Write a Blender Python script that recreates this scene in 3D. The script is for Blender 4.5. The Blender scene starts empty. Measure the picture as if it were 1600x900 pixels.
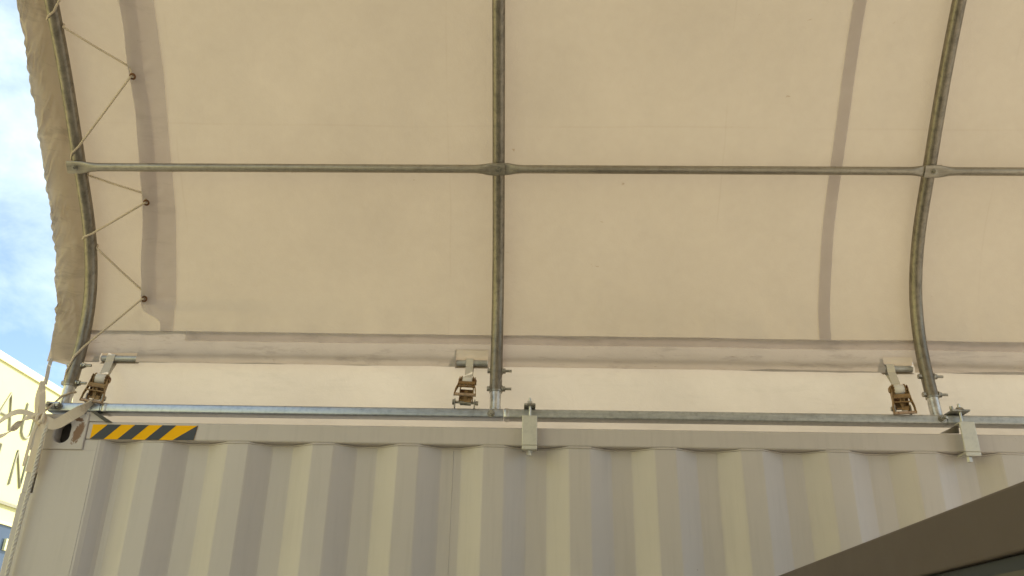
import bpy, math, random
from mathutils import Vector, Matrix, noise
random.seed(7)
V = Vector
scn = bpy.context.scene
COL = scn.collection
PI = math.pi

# ------------------------------------------------------------------ camera
cam_d = bpy.data.cameras.new("camera")
cam = bpy.data.objects.new("camera", cam_d); COL.objects.link(cam)
cam_d.sensor_width = 36.0; cam_d.lens = 36.0*1330/1600
cam_d.clip_start = 0.05; cam_d.clip_end = 2000
AX = (0.99980376, -0.01162796, -0.01603826)
AY = (0.0097871, -0.41396053, 0.91024221)
AZ = (0.01722347, 0.91022056, 0.41376549)
m = Matrix(((AX[0], AX[1], -AX[2], 0), (AY[0], AY[1], -AY[2], 0), (AZ[0], AZ[1], -AZ[2], 1.83), (0, 0, 0, 1)))
cam.matrix_world = m
scn.camera = cam

# ------------------------------------------------------------------ light, sky, exposure
SUN = V((0.58, 0.46, 0.68)).normalized()
sl = bpy.data.lights.new("sun", 'SUN'); sl.energy = 4.0; sl.angle = math.radians(0.53); sl.color = (1.0, 0.92, 0.76)
so = bpy.data.objects.new("sun", sl); COL.objects.link(so)
so.rotation_euler = (-SUN).to_track_quat('-Z', 'Y').to_euler()
so.location = (8, 9, 14)
w = bpy.data.worlds.new("World"); scn.world = w; w.use_nodes = True
nt = w.node_tree; nd = nt.nodes; lk = nt.links
bg = nd["Background"]; bg.inputs[1].default_value = 0.12
sky = nd.new("ShaderNodeTexSky"); sky.sky_type = 'NISHITA'; sky.sun_disc = False
sky.sun_elevation = math.asin(SUN.z); sky.sun_rotation = math.atan2(SUN.x, SUN.y)
sky.air_density = 1.0; sky.dust_density = 0.6; sky.ozone_density = 1.2
tc = nd.new("ShaderNodeTexCoord")
mp = nd.new("ShaderNodeMapping"); mp.inputs['Scale'].default_value = (1.0, 1.0, 1.7)
lk.new(tc.outputs['Generated'], mp.inputs[0])
nz = nd.new("ShaderNodeTexNoise"); nz.inputs['Scale'].default_value = 4.2; nz.inputs['Detail'].default_value = 9; nz.inputs['Roughness'].default_value = 0.58
nz.inputs['Distortion'].default_value = 0.2
lk.new(mp.outputs[0], nz.inputs['Vector'])
cr = nd.new("ShaderNodeValToRGB"); cr.color_ramp.elements[0].position = 0.38; cr.color_ramp.elements[1].position = 0.68
lk.new(nz.outputs['Fac'], cr.inputs[0])
mx = nd.new("ShaderNodeMix"); mx.data_type = 'RGBA'
lk.new(cr.outputs[0], mx.inputs[0]); lk.new(sky.outputs[0], mx.inputs[6]); mx.inputs[7].default_value = (4.5, 5.25, 5.5, 1)
lk.new(mx.outputs[2], bg.inputs[0])
scn.view_settings.view_transform = 'Standard'; scn.view_settings.look = 'None'
scn.view_settings.exposure = 1.15; scn.view_settings.gamma = 1.0
scn.view_settings.use_curve_mapping = False
scn.cycles.use_denoising = True
scn.cycles.diffuse_bounces = 6; scn.cycles.max_bounces = 12

# ------------------------------------------------------------------ helpers
def new_mat(name):
    mt = bpy.data.materials.new(name); mt.use_nodes = True
    return mt, mt.node_tree.nodes, mt.node_tree.links, mt.node_tree.nodes["Principled BSDF"]

def noise_node(n, l, scale, detail=4, rough=.55, vec=(1, 1, 1), dist=0.0):
    t = n.new("ShaderNodeTexCoord"); mp = n.new("ShaderNodeMapping"); mp.inputs['Scale'].default_value = vec
    l.new(t.outputs['Object'], mp.inputs[0])
    z = n.new("ShaderNodeTexNoise"); z.inputs['Scale'].default_value = scale; z.inputs['Detail'].default_value = detail
    z.inputs['Roughness'].default_value = rough; z.inputs['Distortion'].default_value = dist
    l.new(mp.outputs[0], z.inputs['Vector'])
    return z.outputs['Fac']

def ramp(n, l, fac, stops):
    r = n.new("ShaderNodeValToRGB"); e = r.color_ramp.elements
    e[0].position, e[0].color = stops[0][0], (*stops[0][1], 1)
    e[1].position, e[1].color = stops[-1][0], (*stops[-1][1], 1)
    for p, c in stops[1:-1]:
        x = e.new(p); x.color = (*c, 1)
    l.new(fac, r.inputs[0]); return r.outputs[0]

def mixc(n, l, fac, a, b, blend='MIX'):
    x = n.new("ShaderNodeMix"); x.data_type = 'RGBA'; x.blend_type = blend
    if hasattr(fac, 'links'): l.new(fac, x.inputs[0])
    else: x.inputs[0].default_value = fac
    for s, i in ((a, 6), (b, 7)):
        if hasattr(s, 'links'): l.new(s, x.inputs[i])
        else: x.inputs[i].default_value = (*s, 1)
    return x.outputs[2]

def bump(n, l, fac, bsdf, strength, dist=0.002):
    b = n.new("ShaderNodeBump"); b.inputs['Strength'].default_value = strength; b.inputs['Distance'].default_value = dist
    l.new(fac, b.inputs['Height'])
    for s in (bsdf if isinstance(bsdf, (list, tuple)) else [bsdf]):
        l.new(b.outputs[0], s.inputs['Normal'])

def paint(name, col, rough=.5, var=.06, rust=None, streak=0.0, spec=.4, bmp=.12, dirt=None):
    mt, n, l, p = new_mat(name)
    f = noise_node(n, l, 3.0, 6)
    c = ramp(n, l, f, [(.3, tuple(x*(1-var) for x in col)), (.7, tuple(x*(1+var) for x in col))])
    if streak:
        f2 = noise_node(n, l, 6.0, 5, .6, (9, 9, .7))
        c = mixc(n, l, ramp(n, l, f2, [(.5, (0, 0, 0)), (.8, (streak,)*3)]), c, tuple(x*.6 for x in col))
    if dirt:
        f3 = noise_node(n, l, dirt[0], 8, .7)
        c = mixc(n, l, ramp(n, l, f3, [(dirt[1], (0, 0, 0)), (dirt[1]+.05, (1, 1, 1))]), c, dirt[2])
    if rust:
        f4 = noise_node(n, l, rust[0], 8, .72)
        c = mixc(n, l, ramp(n, l, f4, [(rust[1], (0, 0, 0)), (rust[1]+.06, (1, 1, 1))]), c, rust[2])
    l.new(c, p.inputs['Base Color'])
    fr = noise_node(n, l, 14, 4)
    rr = n.new("ShaderNodeMapRange"); rr.inputs[3].default_value = rough-.07; rr.inputs[4].default_value = rough+.1
    l.new(fr, rr.inputs[0]); l.new(rr.outputs[0], p.inputs['Roughness'])
    p.inputs['Specular IOR Level'].default_value = spec
    bump(n, l, noise_node(n, l, 90, 3), p, bmp, .001)
    return mt

def steel(name, col, rough=.42, metal=.85, streak=.5, spots=None, axis=(1, 1, 1), var=1.0):
    mt, n, l, p = new_mat(name)
    f = noise_node(n, l, 60, 6, .65)
    a = tuple(x*(1-.38*var) for x in col); b = tuple(min(1, x*(1+.25*var)) for x in col)
    c = ramp(n, l, f, [(.32, a), (.5, col), (.72, b)])
    f2 = noise_node(n, l, 40, 5, .7, axis)
    c = mixc(n, l, ramp(n, l, f2, [(.48, (0, 0, 0)), (.7, (streak,)*3)]), c, tuple(x*.38 for x in col))
    if spots:
        f3 = noise_node(n, l, spots[0], 7, .7)
        c = mixc(n, l, ramp(n, l, f3, [(spots[1], (0, 0, 0)), (spots[1]+.08, (1, 1, 1))]), c, spots[2])
    l.new(c, p.inputs['Base Color']); p.inputs['Metallic'].default_value = metal
    rr = n.new("ShaderNodeMapRange"); rr.inputs[3].default_value = rough-.12; rr.inputs[4].default_value = rough+.18
    l.new(f, rr.inputs[0]); l.new(rr.outputs[0], p.inputs['Roughness'])
    bump(n, l, f, p, .18, .001)
    return mt

def fabric(name, dif, tra, fac=.5, stain=.0, spec=.03, seam=False, fold=False):
    """coated tarpaulin: part of the light goes through"""
    mt, n, l, p = new_mat(name)
    n.remove(p); out = n["Material Output"]
    f = noise_node(n, l, 1.3, 5, .6)
    k = ramp(n, l, f, [(.3, (.89, .885, .88)), (.7, (1, 1, 1))])
    f2 = noise_node(n, l, 30, 4, .6, (1, 1, 1))
    k = mixc(n, l, 1.0, k, ramp(n, l, f2, [(.3, (.965, .96, .955)), (.7, (1, 1, 1))]), 'MULTIPLY')
    if stain:
        f3 = noise_node(n, l, 5, 9, .72, (1, 1, 5), .4)
        st = ramp(n, l, f3, [(.53, (1, 1, 1)), (.64, (1-stain,)*3)])
        k = mixc(n, l, 1.0, k, st, 'MULTIPLY')
        f5 = noise_node(n, l, 11, 9, .8, (1, 1, 7), .8)
        k = mixc(n, l, 1.0, k, ramp(n, l, f5, [(.61, (1, 1, 1)), (.655, (1-stain*1.6, 1-stain*1.7, 1-stain*1.8))]), 'MULTIPLY')
    if seam:
        t = n.new("ShaderNodeTexCoord"); s = n.new("ShaderNodeSeparateXYZ"); l.new(t.outputs['Object'], s.inputs[0])
        d = n.new("ShaderNodeMath"); d.operation = 'SUBTRACT'; l.new(s.outputs[2], d.inputs[0]); d.inputs[1].default_value = 3.537
        ab = n.new("ShaderNodeMath"); ab.operation = 'ABSOLUTE'; l.new(d.outputs[0], ab.inputs[0])
        fx = noise_node(n, l, 1.7, 3, .5)
        sc = ramp(n, l, ab.outputs[0], [(.0010, (.955, .945, .935)), (.0030, (1, 1, 1))])
        sc = mixc(n, l, ramp(n, l, fx, [(.42, (0, 0, 0)), (.55, (1, 1, 1))]), (1, 1, 1), sc)
        k = mixc(n, l, 1.0, k, sc, 'MULTIPLY')
        # faint vertical fold creases, their shading darkened into the colour
        fr = n.new("ShaderNodeMath"); fr.operation = 'PINGPONG'; fr.inputs[1].default_value = .47
        sx = n.new("ShaderNodeMath"); sx.operation = 'ADD'; sx.inputs[1].default_value = .255
        fw = noise_node(n, l, 2.2, 3, .5)
        wob = n.new("ShaderNodeMath"); wob.operation = 'MULTIPLY'; wob.inputs[1].default_value = .03; l.new(fw, wob.inputs[0])
        sx2 = n.new("ShaderNodeMath"); sx2.operation = 'ADD'; l.new(s.outputs[0], sx.inputs[0]); l.new(sx.outputs[0], sx2.inputs[0]); l.new(wob.outputs[0], sx2.inputs[1])
        l.new(sx2.outputs[0], fr.inputs[0])
        vc = ramp(n, l, fr.outputs[0], [(.0010, (.95, .94, .93)), (.0035, (1, 1, 1))])
        vc = mixc(n, l, ramp(n, l, noise_node(n, l, 3.1, 3, .5), [(.50, (0, 0, 0)), (.60, (1, 1, 1))]), (1, 1, 1), vc)
        k = mixc(n, l, 1.0, k, vc, 'MULTIPLY')
        # tiny dirt ticks left by folding
        f6 = noise_node(n, l, 16, 6, .6, (1, 1, 2.2), .8)
        k = mixc(n, l, 1.0, k, ramp(n, l, f6, [(.715, (1, 1, 1)), (.745, (.74, .69, .62))]), 'MULTIPLY')
    d1 = n.new("ShaderNodeBsdfDiffuse"); t1 = n.new("ShaderNodeBsdfTranslucent")
    l.new(mixc(n, l, 1.0, k, dif, 'MULTIPLY'), d1.inputs[0]); l.new(mixc(n, l, 1.0, k, tra, 'MULTIPLY'), t1.inputs[0])
    g1 = n.new("ShaderNodeBsdfGlossy"); g1.inputs['Roughness'].default_value = .45
    m1 = n.new("ShaderNodeMixShader"); m1.inputs[0].default_value = fac
    l.new(d1.outputs[0], m1.inputs[1]); l.new(t1.outputs[0], m1.inputs[2])
    m2 = n.new("ShaderNodeMixShader"); m2.inputs[0].default_value = spec
    l.new(m1.outputs[0], m2.inputs[1]); l.new(g1.outputs[0], m2.inputs[2]); l.new(m2.outputs[0], out.inputs[0])
    fb = noise_node(n, l, 9, 8, .68, (1, 1, 1), .4)
    bump(n, l, fb, [d1, t1, g1], .35, .006)
    return mt

class MB:
    def __init__(s): s.v = []; s.f = []; s.sm = []
    def add(s, vs, fs, smooth=False):
        o = len(s.v); s.v += [tuple(x) for x in vs]
        for f in fs: s.f.append(tuple(i+o for i in f)); s.sm.append(smooth)
    def box(s, x0, x1, y0, y1, z0, z1, M=None):
        vs = [V((x, y, z)) for x in (x0, x1) for y in (y0, y1) for z in (z0, z1)]
        if M: vs = [M @ v for v in vs]
        s.add(vs, [(0, 1, 3, 2), (4, 6, 7, 5), (0, 4, 5, 1), (2, 3, 7, 6), (0, 2, 6, 4), (1, 5, 7, 3)])
    def loft(s, rings, smooth=True, cap=True, closed=True):
        n = len(rings[0]); vs = [p for r in rings for p in r]; fs = []
        for i in range(len(rings)-1):
            for j in range(n if closed else n-1):
                k = (j+1) % n
                fs.append((i*n+j, i*n+k, (i+1)*n+k, (i+1)*n+j))
        s.add(vs, fs, smooth)
        if cap and closed:
            s.add(rings[0], [tuple(range(n))[::-1]]); s.add(rings[-1], [tuple(range(n))])
    def tube(s, pts, r, n=12, cap=True, flat=None):
        """flat: function i -> (radius along first axis, radius along second axis)"""
        pts = [V(p) for p in pts]; rings = []; ref = None
        for i, p in enumerate(pts):
            t = (pts[min(i+1, len(pts)-1)]-pts[max(i-1, 0)]).normalized()
            if ref is None:
                ref = V((0, 0, 1)) if abs(t.z) < .9 else V((1, 0, 0))
            u = (ref-t*ref.dot(t)).normalized(); w_ = t.cross(u); ref = u
            ra, rb = (r, r) if not callable(r) else (r(i), r(i))
            rings.append([p+u*ra*math.cos(a)+w_*rb*math.sin(a) for a in [2*PI*j/n for j in range(n)]])
        s.loft(rings, True, cap)
    def cyl(s, a, b, r, n=14, r2=None):
        a, b = V(a), V(b); t = (b-a).normalized(); ref = V((0, 0, 1)) if abs(t.z) < .9 else V((1, 0, 0))
        u = (ref-t*ref.dot(t)).normalized(); w_ = t.cross(u); r2 = r if r2 is None else r2
        R = [[p+(u*math.cos(2*PI*j/n)+w_*math.sin(2*PI*j/n))*q for j in range(n)] for p, q in ((a, r), (b, r2))]
        s.loft(R, n > 8, True)
    def prism(s, poly, axis, a, b, M=None):
        """poly: list of 2D points; axis: 'x','y','z' extrusion axis from a to b"""
        def mk(p, c):
            v = {'x': V((c, p[0], p[1])), 'y': V((p[0], c, p[1])), 'z': V((p[0], p[1], c))}[axis]
            return M @ v if M else v
        n = len(poly)
        s.add([mk(p, a) for p in poly]+[mk(p, b) for p in poly],
              [tuple(range(n))[::-1], tuple(range(n, 2*n))]+[(i, (i+1) % n, n+(i+1) % n, n+i) for i in range(n)])
    def ribbon(s, pts, wid, dirs, th=.0016):
        """flat webbing: path points, width (number or list), width directions"""
        pts = [V(p) for p in pts]; n = len(pts); rings = []
        for i, p in enumerate(pts):
            t = (pts[min(i+1, n-1)]-pts[max(i-1, 0)]).normalized()
            d = V(dirs[i] if isinstance(dirs, list) else dirs); d = (d-t*d.dot(t)).normalized()
            w_ = (wid[i] if isinstance(wid, list) else wid)/2
            nn = t.cross(d)*th/2
            rings.append([p-d*w_-nn, p+d*w_-nn, p+d*w_+nn, p-d*w_+nn])
        s.loft(rings, False, True)
    def build(s, name, mat, parent=None):
        me = bpy.data.meshes.new(name); me.from_pydata(s.v, [], s.f); me.update()
        me.polygons.foreach_set("use_smooth", s.sm)
        me.materials.append(mat)
        o = bpy.data.objects.new(name, me); COL.objects.link(o)
        if parent: o.parent = parent
        return o

def thing(name, label, cat, loc=(0, 0, 0), rot=(0, 0, 0), group=None):
    o = bpy.data.objects.new(name, None); COL.objects.link(o); o.location = loc; o.rotation_euler = rot
    o.empty_display_size = .1; o['label'] = label; o['category'] = cat
    if group: o['group'] = group
    return o
def tag(o, label, cat, group=None):
    o['label'] = label; o['category'] = cat
    if group: o['group'] = group
    return o
def bev(o, wd=.002, seg=2):
    b = o.modifiers.new("bevel", 'BEVEL'); b.width = wd; b.segments = seg; b.limit_method = 'ANGLE'; b.angle_limit = .6
    return o
def cat_rom(P, k=8):
    P = [V(p) for p in P]; out = []
    for i in range(len(P)-1):
        a, b, c, d = P[max(i-1, 0)], P[i], P[i+1], P[min(i+2, len(P)-1)]
        for j in range(k):
            t = j/k
            out.append(.5*((2*b)+(c-a)*t+(2*a-5*b+4*c-d)*t*t+(3*b-a-3*c+d)*t**3))
    out.append(P[-1]); return out
def gauss(x, s): return math.exp(-x*x/(2*s*s))

# ------------------------------------------------------------------ materials
M_cont = paint("container_paint", (.505, .458, .425), .42, .035, streak=.18, spec=.5, bmp=.05, dirt=(26, .70, (.18, .15, .115)))
M_rail = paint("rail_paint", (.50, .45, .415), .45, .05, rust=(30, .67, (.13, .08, .05)), streak=.25, spec=.45, bmp=.08)
M_cast = paint("casting_paint", (.49, .445, .41), .5, .06, rust=(21, .60, (.17, .09, .05)), bmp=.4)
M_recess_shade = paint("recess_shade", (.05, .045, .04), .7, .2)  # near-black stand-in for shade inside gaps and openings
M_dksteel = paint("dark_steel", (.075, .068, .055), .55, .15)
M_yel = paint("tape_yellow", (.84, .44, .002), .6, .06, spec=.15, dirt=(30, .72, (.5, .28, .05)))
M_blk = paint("tape_black", (.028, .032, .04), .4, .2)
M_hoop = steel("hoop_steel", (.235, .205, .160), .36, .65, .65, axis=(1, 1, .05), var=.8)
M_stub = steel("stub_steel", (.58, .57, .54), .36, .9, .35)
M_pipe = steel("rail_steel", (.44, .44, .42), .42, .55, .4, spots=(35, .68, (.60, .59, .56)), axis=(.10, 1, 1), var=.6)
M_pipe_sky = steel("sky_tinted_rail_steel", (.43, .46, .50), .33, .92, .35, spots=(35, .69, (.62, .63, .64)), axis=(.10, 1, 1), var=.5)  # bluish base colour carries the sky's reflection
M_purl = steel("purlin_steel", (.36, .325, .265), .42, .75, .5, axis=(.06, 1, 1), var=.5)
M_bolt = steel("bolt_steel", (.36, .34, .29), .4, .9, .3)
M_clamp = steel("clamp_zinc", (.58, .56, .49), .5, .5, .05, var=.25)
M_rust = steel("ratchet_zinc", (.30, .19, .085), .5, .55, .6, spots=(55, .56, (.17, .065, .028)))
M_rust2 = steel("ratchet_bar", (.42, .30, .21), .45, .6, .3, spots=(60, .6, (.2, .09, .045)))
M_web = paint("webbing", (.60, .55, .47), .8, .06, spec=.15, bmp=.5)
M_roll = paint("webbing_roll", (.66, .62, .57), .75, .05, spec=.15, bmp=.4)
M_strap = paint("weathered_webbing", (.66, .57, .45), .85, .12, spec=.1, bmp=.5)
M_rope = paint("rope_fibre", (.55, .46, .34), .8, .15, spec=.15, bmp=.4)
M_rope2 = paint("white_rope_fibre", (.62, .58, .50), .8, .15, spec=.15, bmp=.4)
M_brass = steel("eyelet_brass", (.16, .075, .035), .5, .7, .4)
M_tarp = fabric("tarp_fabric", (.64, .585, .50), (.230, .181, .124), .5, seam=True)
M_flap = fabric("tarp_flap", (.59, .55, .52), (.93, .905, .93), .75, stain=.06)
M_strip = fabric("tarp_weld_strip", (.53, .485, .465), (.83, .80, .82), .69)
M_hem = fabric("tarp_hem", (.62, .57, .52), (.235, .188, .146), .5, stain=.2)
M_over = fabric("tarp_overlap", (.62, .57, .53), (.95, .91, .90), .76, stain=.1)
M_rim = fabric("tarp_rim", (.56, .495, .405), (.70, .60, .48), .45, stain=.2)
M_skirt = fabric("skirt_fabric", (.66, .615, .53), (.345, .298, .232), .55, stain=.05)
M_wall = paint("facade_render", (.69, .665, .34), .85, .02, spec=.15, bmp=.2)
M_cap = paint("parapet_metal", (.72, .695, .39), .6, .02)
M_let = paint("letter_metal", (.30, .285, .19), .5, .1)
M_glass, _n, _l, _p = new_mat("dark_window"); _p.inputs['Base Color'].default_value = (.05, .075, .12, 1); _p.inputs['Roughness'].default_value = .12
M_fascia = paint("brown_metal", (.072, .054, .046), .38, .05, spec=.45, bmp=.05)
M_panel = paint("grey_panel", (.075, .068, .058), .6, .05)
M_ground = paint("yard_concrete", (.40, .37, .315), .9, .12, dirt=(2.0, .58, (.32, .29, .24)), spec=.2, bmp=.5)

def scrape(mt, cx, cz, rx, rz, col):
    n, l = mt.node_tree.nodes, mt.node_tree.links; p = n["Principled BSDF"]
    t = n.new("ShaderNodeTexCoord"); mp_ = n.new("ShaderNodeMapping"); mp_.vector_type = 'TEXTURE'
    mp_.inputs['Location'].default_value = (cx, 2.72, cz); mp_.inputs['Rotation'].default_value = (0, .28, 0); mp_.inputs['Scale'].default_value = (rx, .2, rz)
    l.new(t.outputs['Object'], mp_.inputs[0])
    gsp = n.new("ShaderNodeTexGradient"); gsp.gradient_type = 'SPHERICAL'; l.new(mp_.outputs[0], gsp.inputs[0])
    f = noise_node(n, l, 95, 10, .8, (1, 1, .6), 1.2)
    mu = n.new("ShaderNodeMath"); mu.operation = 'MULTIPLY'; l.new(gsp.outputs['Fac'], mu.inputs[0]); l.new(f, mu.inputs[1])
    src = p.inputs['Base Color'].links[0].from_socket
    l.new(mixc(n, l, ramp(n, l, mu.outputs[0], [(.235, (0, 0, 0)), (.29, (1, 1, 1))]), src, col), p.inputs['Base Color'])
scrape(M_cast, -1.462, 2.528, .030, .075, (.20, .11, .06))
scrape(M_cast, -1.475, 2.575, .05, .014, (.17, .09, .05))
# ------------------------------------------------------------------ ground
g = MB(); g.add([(-600, -600, 0), (600, -600, 0), (600, 600, 0), (-600, 600, 0)], [(0, 1, 2, 3)])
o = g.build("ground", M_ground); o['kind'] = 'structure'

# ------------------------------------------------------------------ shipping container
FY = 2.73; IY = FY+.036; X0, X1 = -1.615, 4.443
def make_container(loc, rz, label, full):
    c = thing("shipping_container", label, "container", loc, (0, 0, rz), None)
    return c
cont = thing("shipping_container", "grey painted corrugated shipping container with yellow and black tape on its top rail", "container", (0, 0, 0))
# corrugated side
prof = [(-1.3915, FY-.0005), (-1.385, FY), (-1.372, FY+.006), (-1.357, FY+.019), (-1.345, FY+.030), (-1.334, IY), (-1.314, IY)]
k = -1
while True:
    l0, l1 = -.968+.278*k, -.896+.278*k
    if l1 > 4.15: break
    for px, py in ((l0-.003, FY+.002), (l0+.003, FY), (l1-.003, FY), (l1+.003, FY+.002), (l1+.065, IY-.002), (l1+.071, IY), (l0+.278-.071, IY), (l0+.278-.065, IY-.002)):
        prof.append((px, py))
    k += 1
prof.append((X1-.16, FY))
zs = [.16, .9, 1.5, 1.9, 2.1, 2.3, 2.42, 2.509]
b = MB(); rings = []
for z in zs:
    rings.append([V((x, y+.0036*noise.noise(V((x*2.1, z*1.6, 3)))*min(1, (2.52-z)*8), z)) for x, y in prof])
n_ = len(prof)
b.add([p for r in rings for p in r], [(i*n_+j, i*n_+j+1, (i+1)*n_+j+1, (i+1)*n_+j) for i in range(len(rings)-1) for j in range(n_-1)], False)
b.build("corrugated_side", M_cont, cont)
# sealant bead under the rail, following the corrugation
b = MB(); bead = [(x, y-.001+.0012*noise.noise(V((x*30, 0, 0))), 2.5045+.0015*noise.noise(V((x*12, 5, 0)))) for x, y in prof if x > -1.36]
b.tube(bead, .0028, 6); b.build("sealant_bead", M_rail, cont)
b = MB(); b.tube([(-.2315+.0008*noise.noise(V((0, z*14, 2))), IY-.0005, z) for z in [.2+.05*i for i in range(47)]], .0022, 6); b.build("weld_bead", M_cont, cont)
# top rail
b = MB(); b.box(X0+.178, X1-.178, FY-.003, FY+.057, 2.508, 2.568)
bev(b.build("top_rail", M_rail, cont), .006, 3)
b = MB(); b.box(X0+.178, X1-.178, FY-.004, FY+.06, .05, .16); bev(b.build("bottom_rail", M_rail, cont), .005)
b = MB(); b.box(X0+.05, X1-.05, FY+.06, FY+2.38, 2.555, 2.563); b.build("roof_panel", M_cont, cont)
b = MB(); b.box(X0+.05, X1-.05, FY+2.38, FY+2.43, .1, 2.57); b.build("far_side", M_cont, cont)
for xx in (X0+.03, X1-.06):
    b = MB(); b.box(xx, xx+.03, FY+.07, FY+2.37, .12, 2.55); b.build("end_wall", M_cont, cont)
# corner posts
b = MB()
b.box(-1.567, -1.3918, FY-.0005, FY+.16, .16, 2.4728); b.box(-1.4365, -1.3918, FY-.0003, FY+.15, 2.4725, 2.5078)
p1 = b.build("corner_post", M_cont, cont); bev(p1, .0008, 1)
b = MB(); b.box(-1.612, -1.5675, FY+.008, FY+.09, .16, 2.335); b.box(-1.612, -1.5675, FY+.006, FY+.09, 2.402, 2.472); b.box(-1.612, -1.590, FY+.012, FY+.09, 2.335, 2.402)
bev(b.build("post_channel", M_cont, cont), .003)
b = MB(); b.box(-1.5898, -1.568, FY+.045, FY+.09, 2.336, 2.401); b.build("hinge_gap_shade", M_recess_shade, cont)  # dark block puts the gap's shade into colour
b = MB(); b.box(X1-.17, X1, FY, FY+.16, .16, 2.473); bev(b.build("corner_post", M_cont, cont), .006)
# corner castings with their oval opening
def casting(x0, z0, hx):
    x1, z1 = x0+.178, z0+.118; cx, cz = hx, z0+.060
    hw, hh = .0255, .0385
    ang = [2*PI*i/48 for i in range(48)]
    for qx, qz in ((x0, z0), (x0, z1), (x1, z0), (x1, z1)): ang.append(math.atan2(qz-cz, qx-cx) % (2*PI))
    ang = sorted(set(round(a, 5) for a in ang))
    inn, out_ = [], []
    for a in ang:
        c_, s_ = math.cos(a), math.sin(a)
        # stadium
        t = hw/max(abs(c_), 1e-6)
        if abs(s_*t) > hh-hw:
            zc = math.copysign(hh-hw, s_); bq = s_*zc
            t = bq+math.sqrt(max(bq*bq-(zc*zc-hw*hw), 0))
        inn.append((cx+c_*t, cz+s_*t))
        tt = min([((x1-cx)/c_ if c_ > 1e-6 else 9), ((x0-cx)/c_ if c_ < -1e-6 else 9), ((z1-cz)/s_ if s_ > 1e-6 else 9), ((z0-cz)/s_ if s_ < -1e-6 else 9)])
        out_.append((cx+c_*tt, cz+s_*tt))
    yf = FY-.007; n = len(ang); b = MB()
    mid = [(p[0]+(q[0]-p[0])*.06, p[1]+(q[1]-p[1])*.06) for p, q in zip(inn, out_)]
    L = [[V((x, FY+.16, z)) for x, z in out_], [V((x, yf+.003, z)) for x, z in out_], [V((x+(cx-x)*.03, yf, z+(cz-z)*.03)) for x, z in out_],
         [V((x, yf, z)) for x, z in mid], [V((x, yf+.004, z)) for x, z in inn], [V((x, yf+.045, z)) for x, z in inn]]
    b.loft(L, False, False)
    o = b.build("corner_casting", M_cast, cont)
    d = MB(); d.box(x0+.02, x1-.02, yf+.047, yf+.12, z0+.01, z1-.01); d.build("casting_hole_shade", M_recess_shade, o)  # dark block behind the opening, its inner shade put into colour
casting(X0, 2.473, X0+.100); casting(X1-.178, 2.473, X1-.100); casting(X0, .04, X0+.100); casting(X1-.178, .04, X1-.100)
# hazard tape
ty = FY-.0045; tx0, tx1, tz0, tz1 = -1.424, -1.072, 2.509, 2.558
b = MB(); b.prism([(tx0+.004, tz1), (tx0-.004+.008, tz0), (tx1-.006, tz0), (tx1, tz1)], 'y', ty, ty+.0012)
tape = b.build("hazard_tape", M_yel, cont)
wst = .0455; H = tz1-tz0
for i in range(4):
    a0 = tx0+.004+i*2*wst
    poly = [(a0, tz0), (a0+wst, tz0), (a0+wst+H, tz1), (a0+H, tz1)]
    if i == 3: poly = [(a0, tz0), (tx1-.006, tz0), (tx1, tz1), (tx1-.002, tz1)]
    b = MB(); b.prism(poly, 'y', ty-.0006, ty+.0002); b.build("stripe", M_blk, tape)

# unseen container across the shelter, behind the viewer, put in for the light
c2 = cont.copy(); COL.objects.link(c2)
c2.location = (X0+X1, -.70, 0); c2.rotation_euler = (0, 0, PI); c2['label'] = "unseen opposite corrugated container, added for the light, carrying the tarpaulin arch"
for ch in list(cont.children):
    if ch.name.startswith(("hazard", "weld", "sealant", "hinge")): continue
    d = ch.copy(); COL.objects.link(d); d.parent = c2
YM = -.35   # ridge line

# ------------------------------------------------------------------ arch profile
PR = [(2.76, 2.56), (2.76, 2.615), (2.766, 2.70), (2.772, 2.75), (2.776, 2.80), (2.779, 2.86), (2.777, 2.91), (2.768, 2.98), (2.754, 3.04), (2.732, 3.10), (2.685, 3.19), (2.62, 3.28), (2.535, 3.37), (2.462, 3.446), (2.385, 3.53), (2.265, 3.655), (2.11, 3.80), (1.8, 4.07), (1.4, 4.37), (.9, 4.66), (.4, 4.84), (-.1, 4.92), (-.35, 4.93)]
PS = cat_rom([(0, a, c) for a, c in PR], 6)
# smooth the measured polyline
for _ in range(12):
    PS = [PS[0]]+[(PS[i-1]+PS[i]*2+PS[i+1])/4 for i in range(1, len(PS)-1)]+[PS[-1]]
SL = [0.0]
for a, c in zip(PS[:-1], PS[1:]): SL.append(SL[-1]+(c-a).length)
def prof_at(s):
    if s <= 0: i, t = 0, s/(SL[1])
    elif s >= SL[-1]: i, t = len(PS)-2, 1+(s-SL[-1])/(SL[-1]-SL[-2])
    else:
        i = max(j for j in range(len(SL)-1) if SL[j] <= s); t = (s-SL[i])/(SL[i+1]-SL[i])
    p = PS[i].lerp(PS[i+1], t) if 0 <= t <= 1 else PS[i]+(PS[i+1]-PS[i])*t
    i0, i1 = max(i-1, 0), min(i+2, len(PS)-1)
    tg = (PS[i1]-PS[i0]).normalized()
    return p, V((0, tg.z, -tg.y)), tg           # point, outward normal, tangent
def s_of_z(z):
    lo, hi = 0, SL[-1]
    for _ in range(40):
        md = (lo+hi)/2
        if prof_at(md)[0].z < z: lo = md
        else: hi = md
    return lo
def on(x, s, off):
    p, nn, _ = prof_at(s); q = p+nn*off; return V((x, q.y, q.z))

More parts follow.
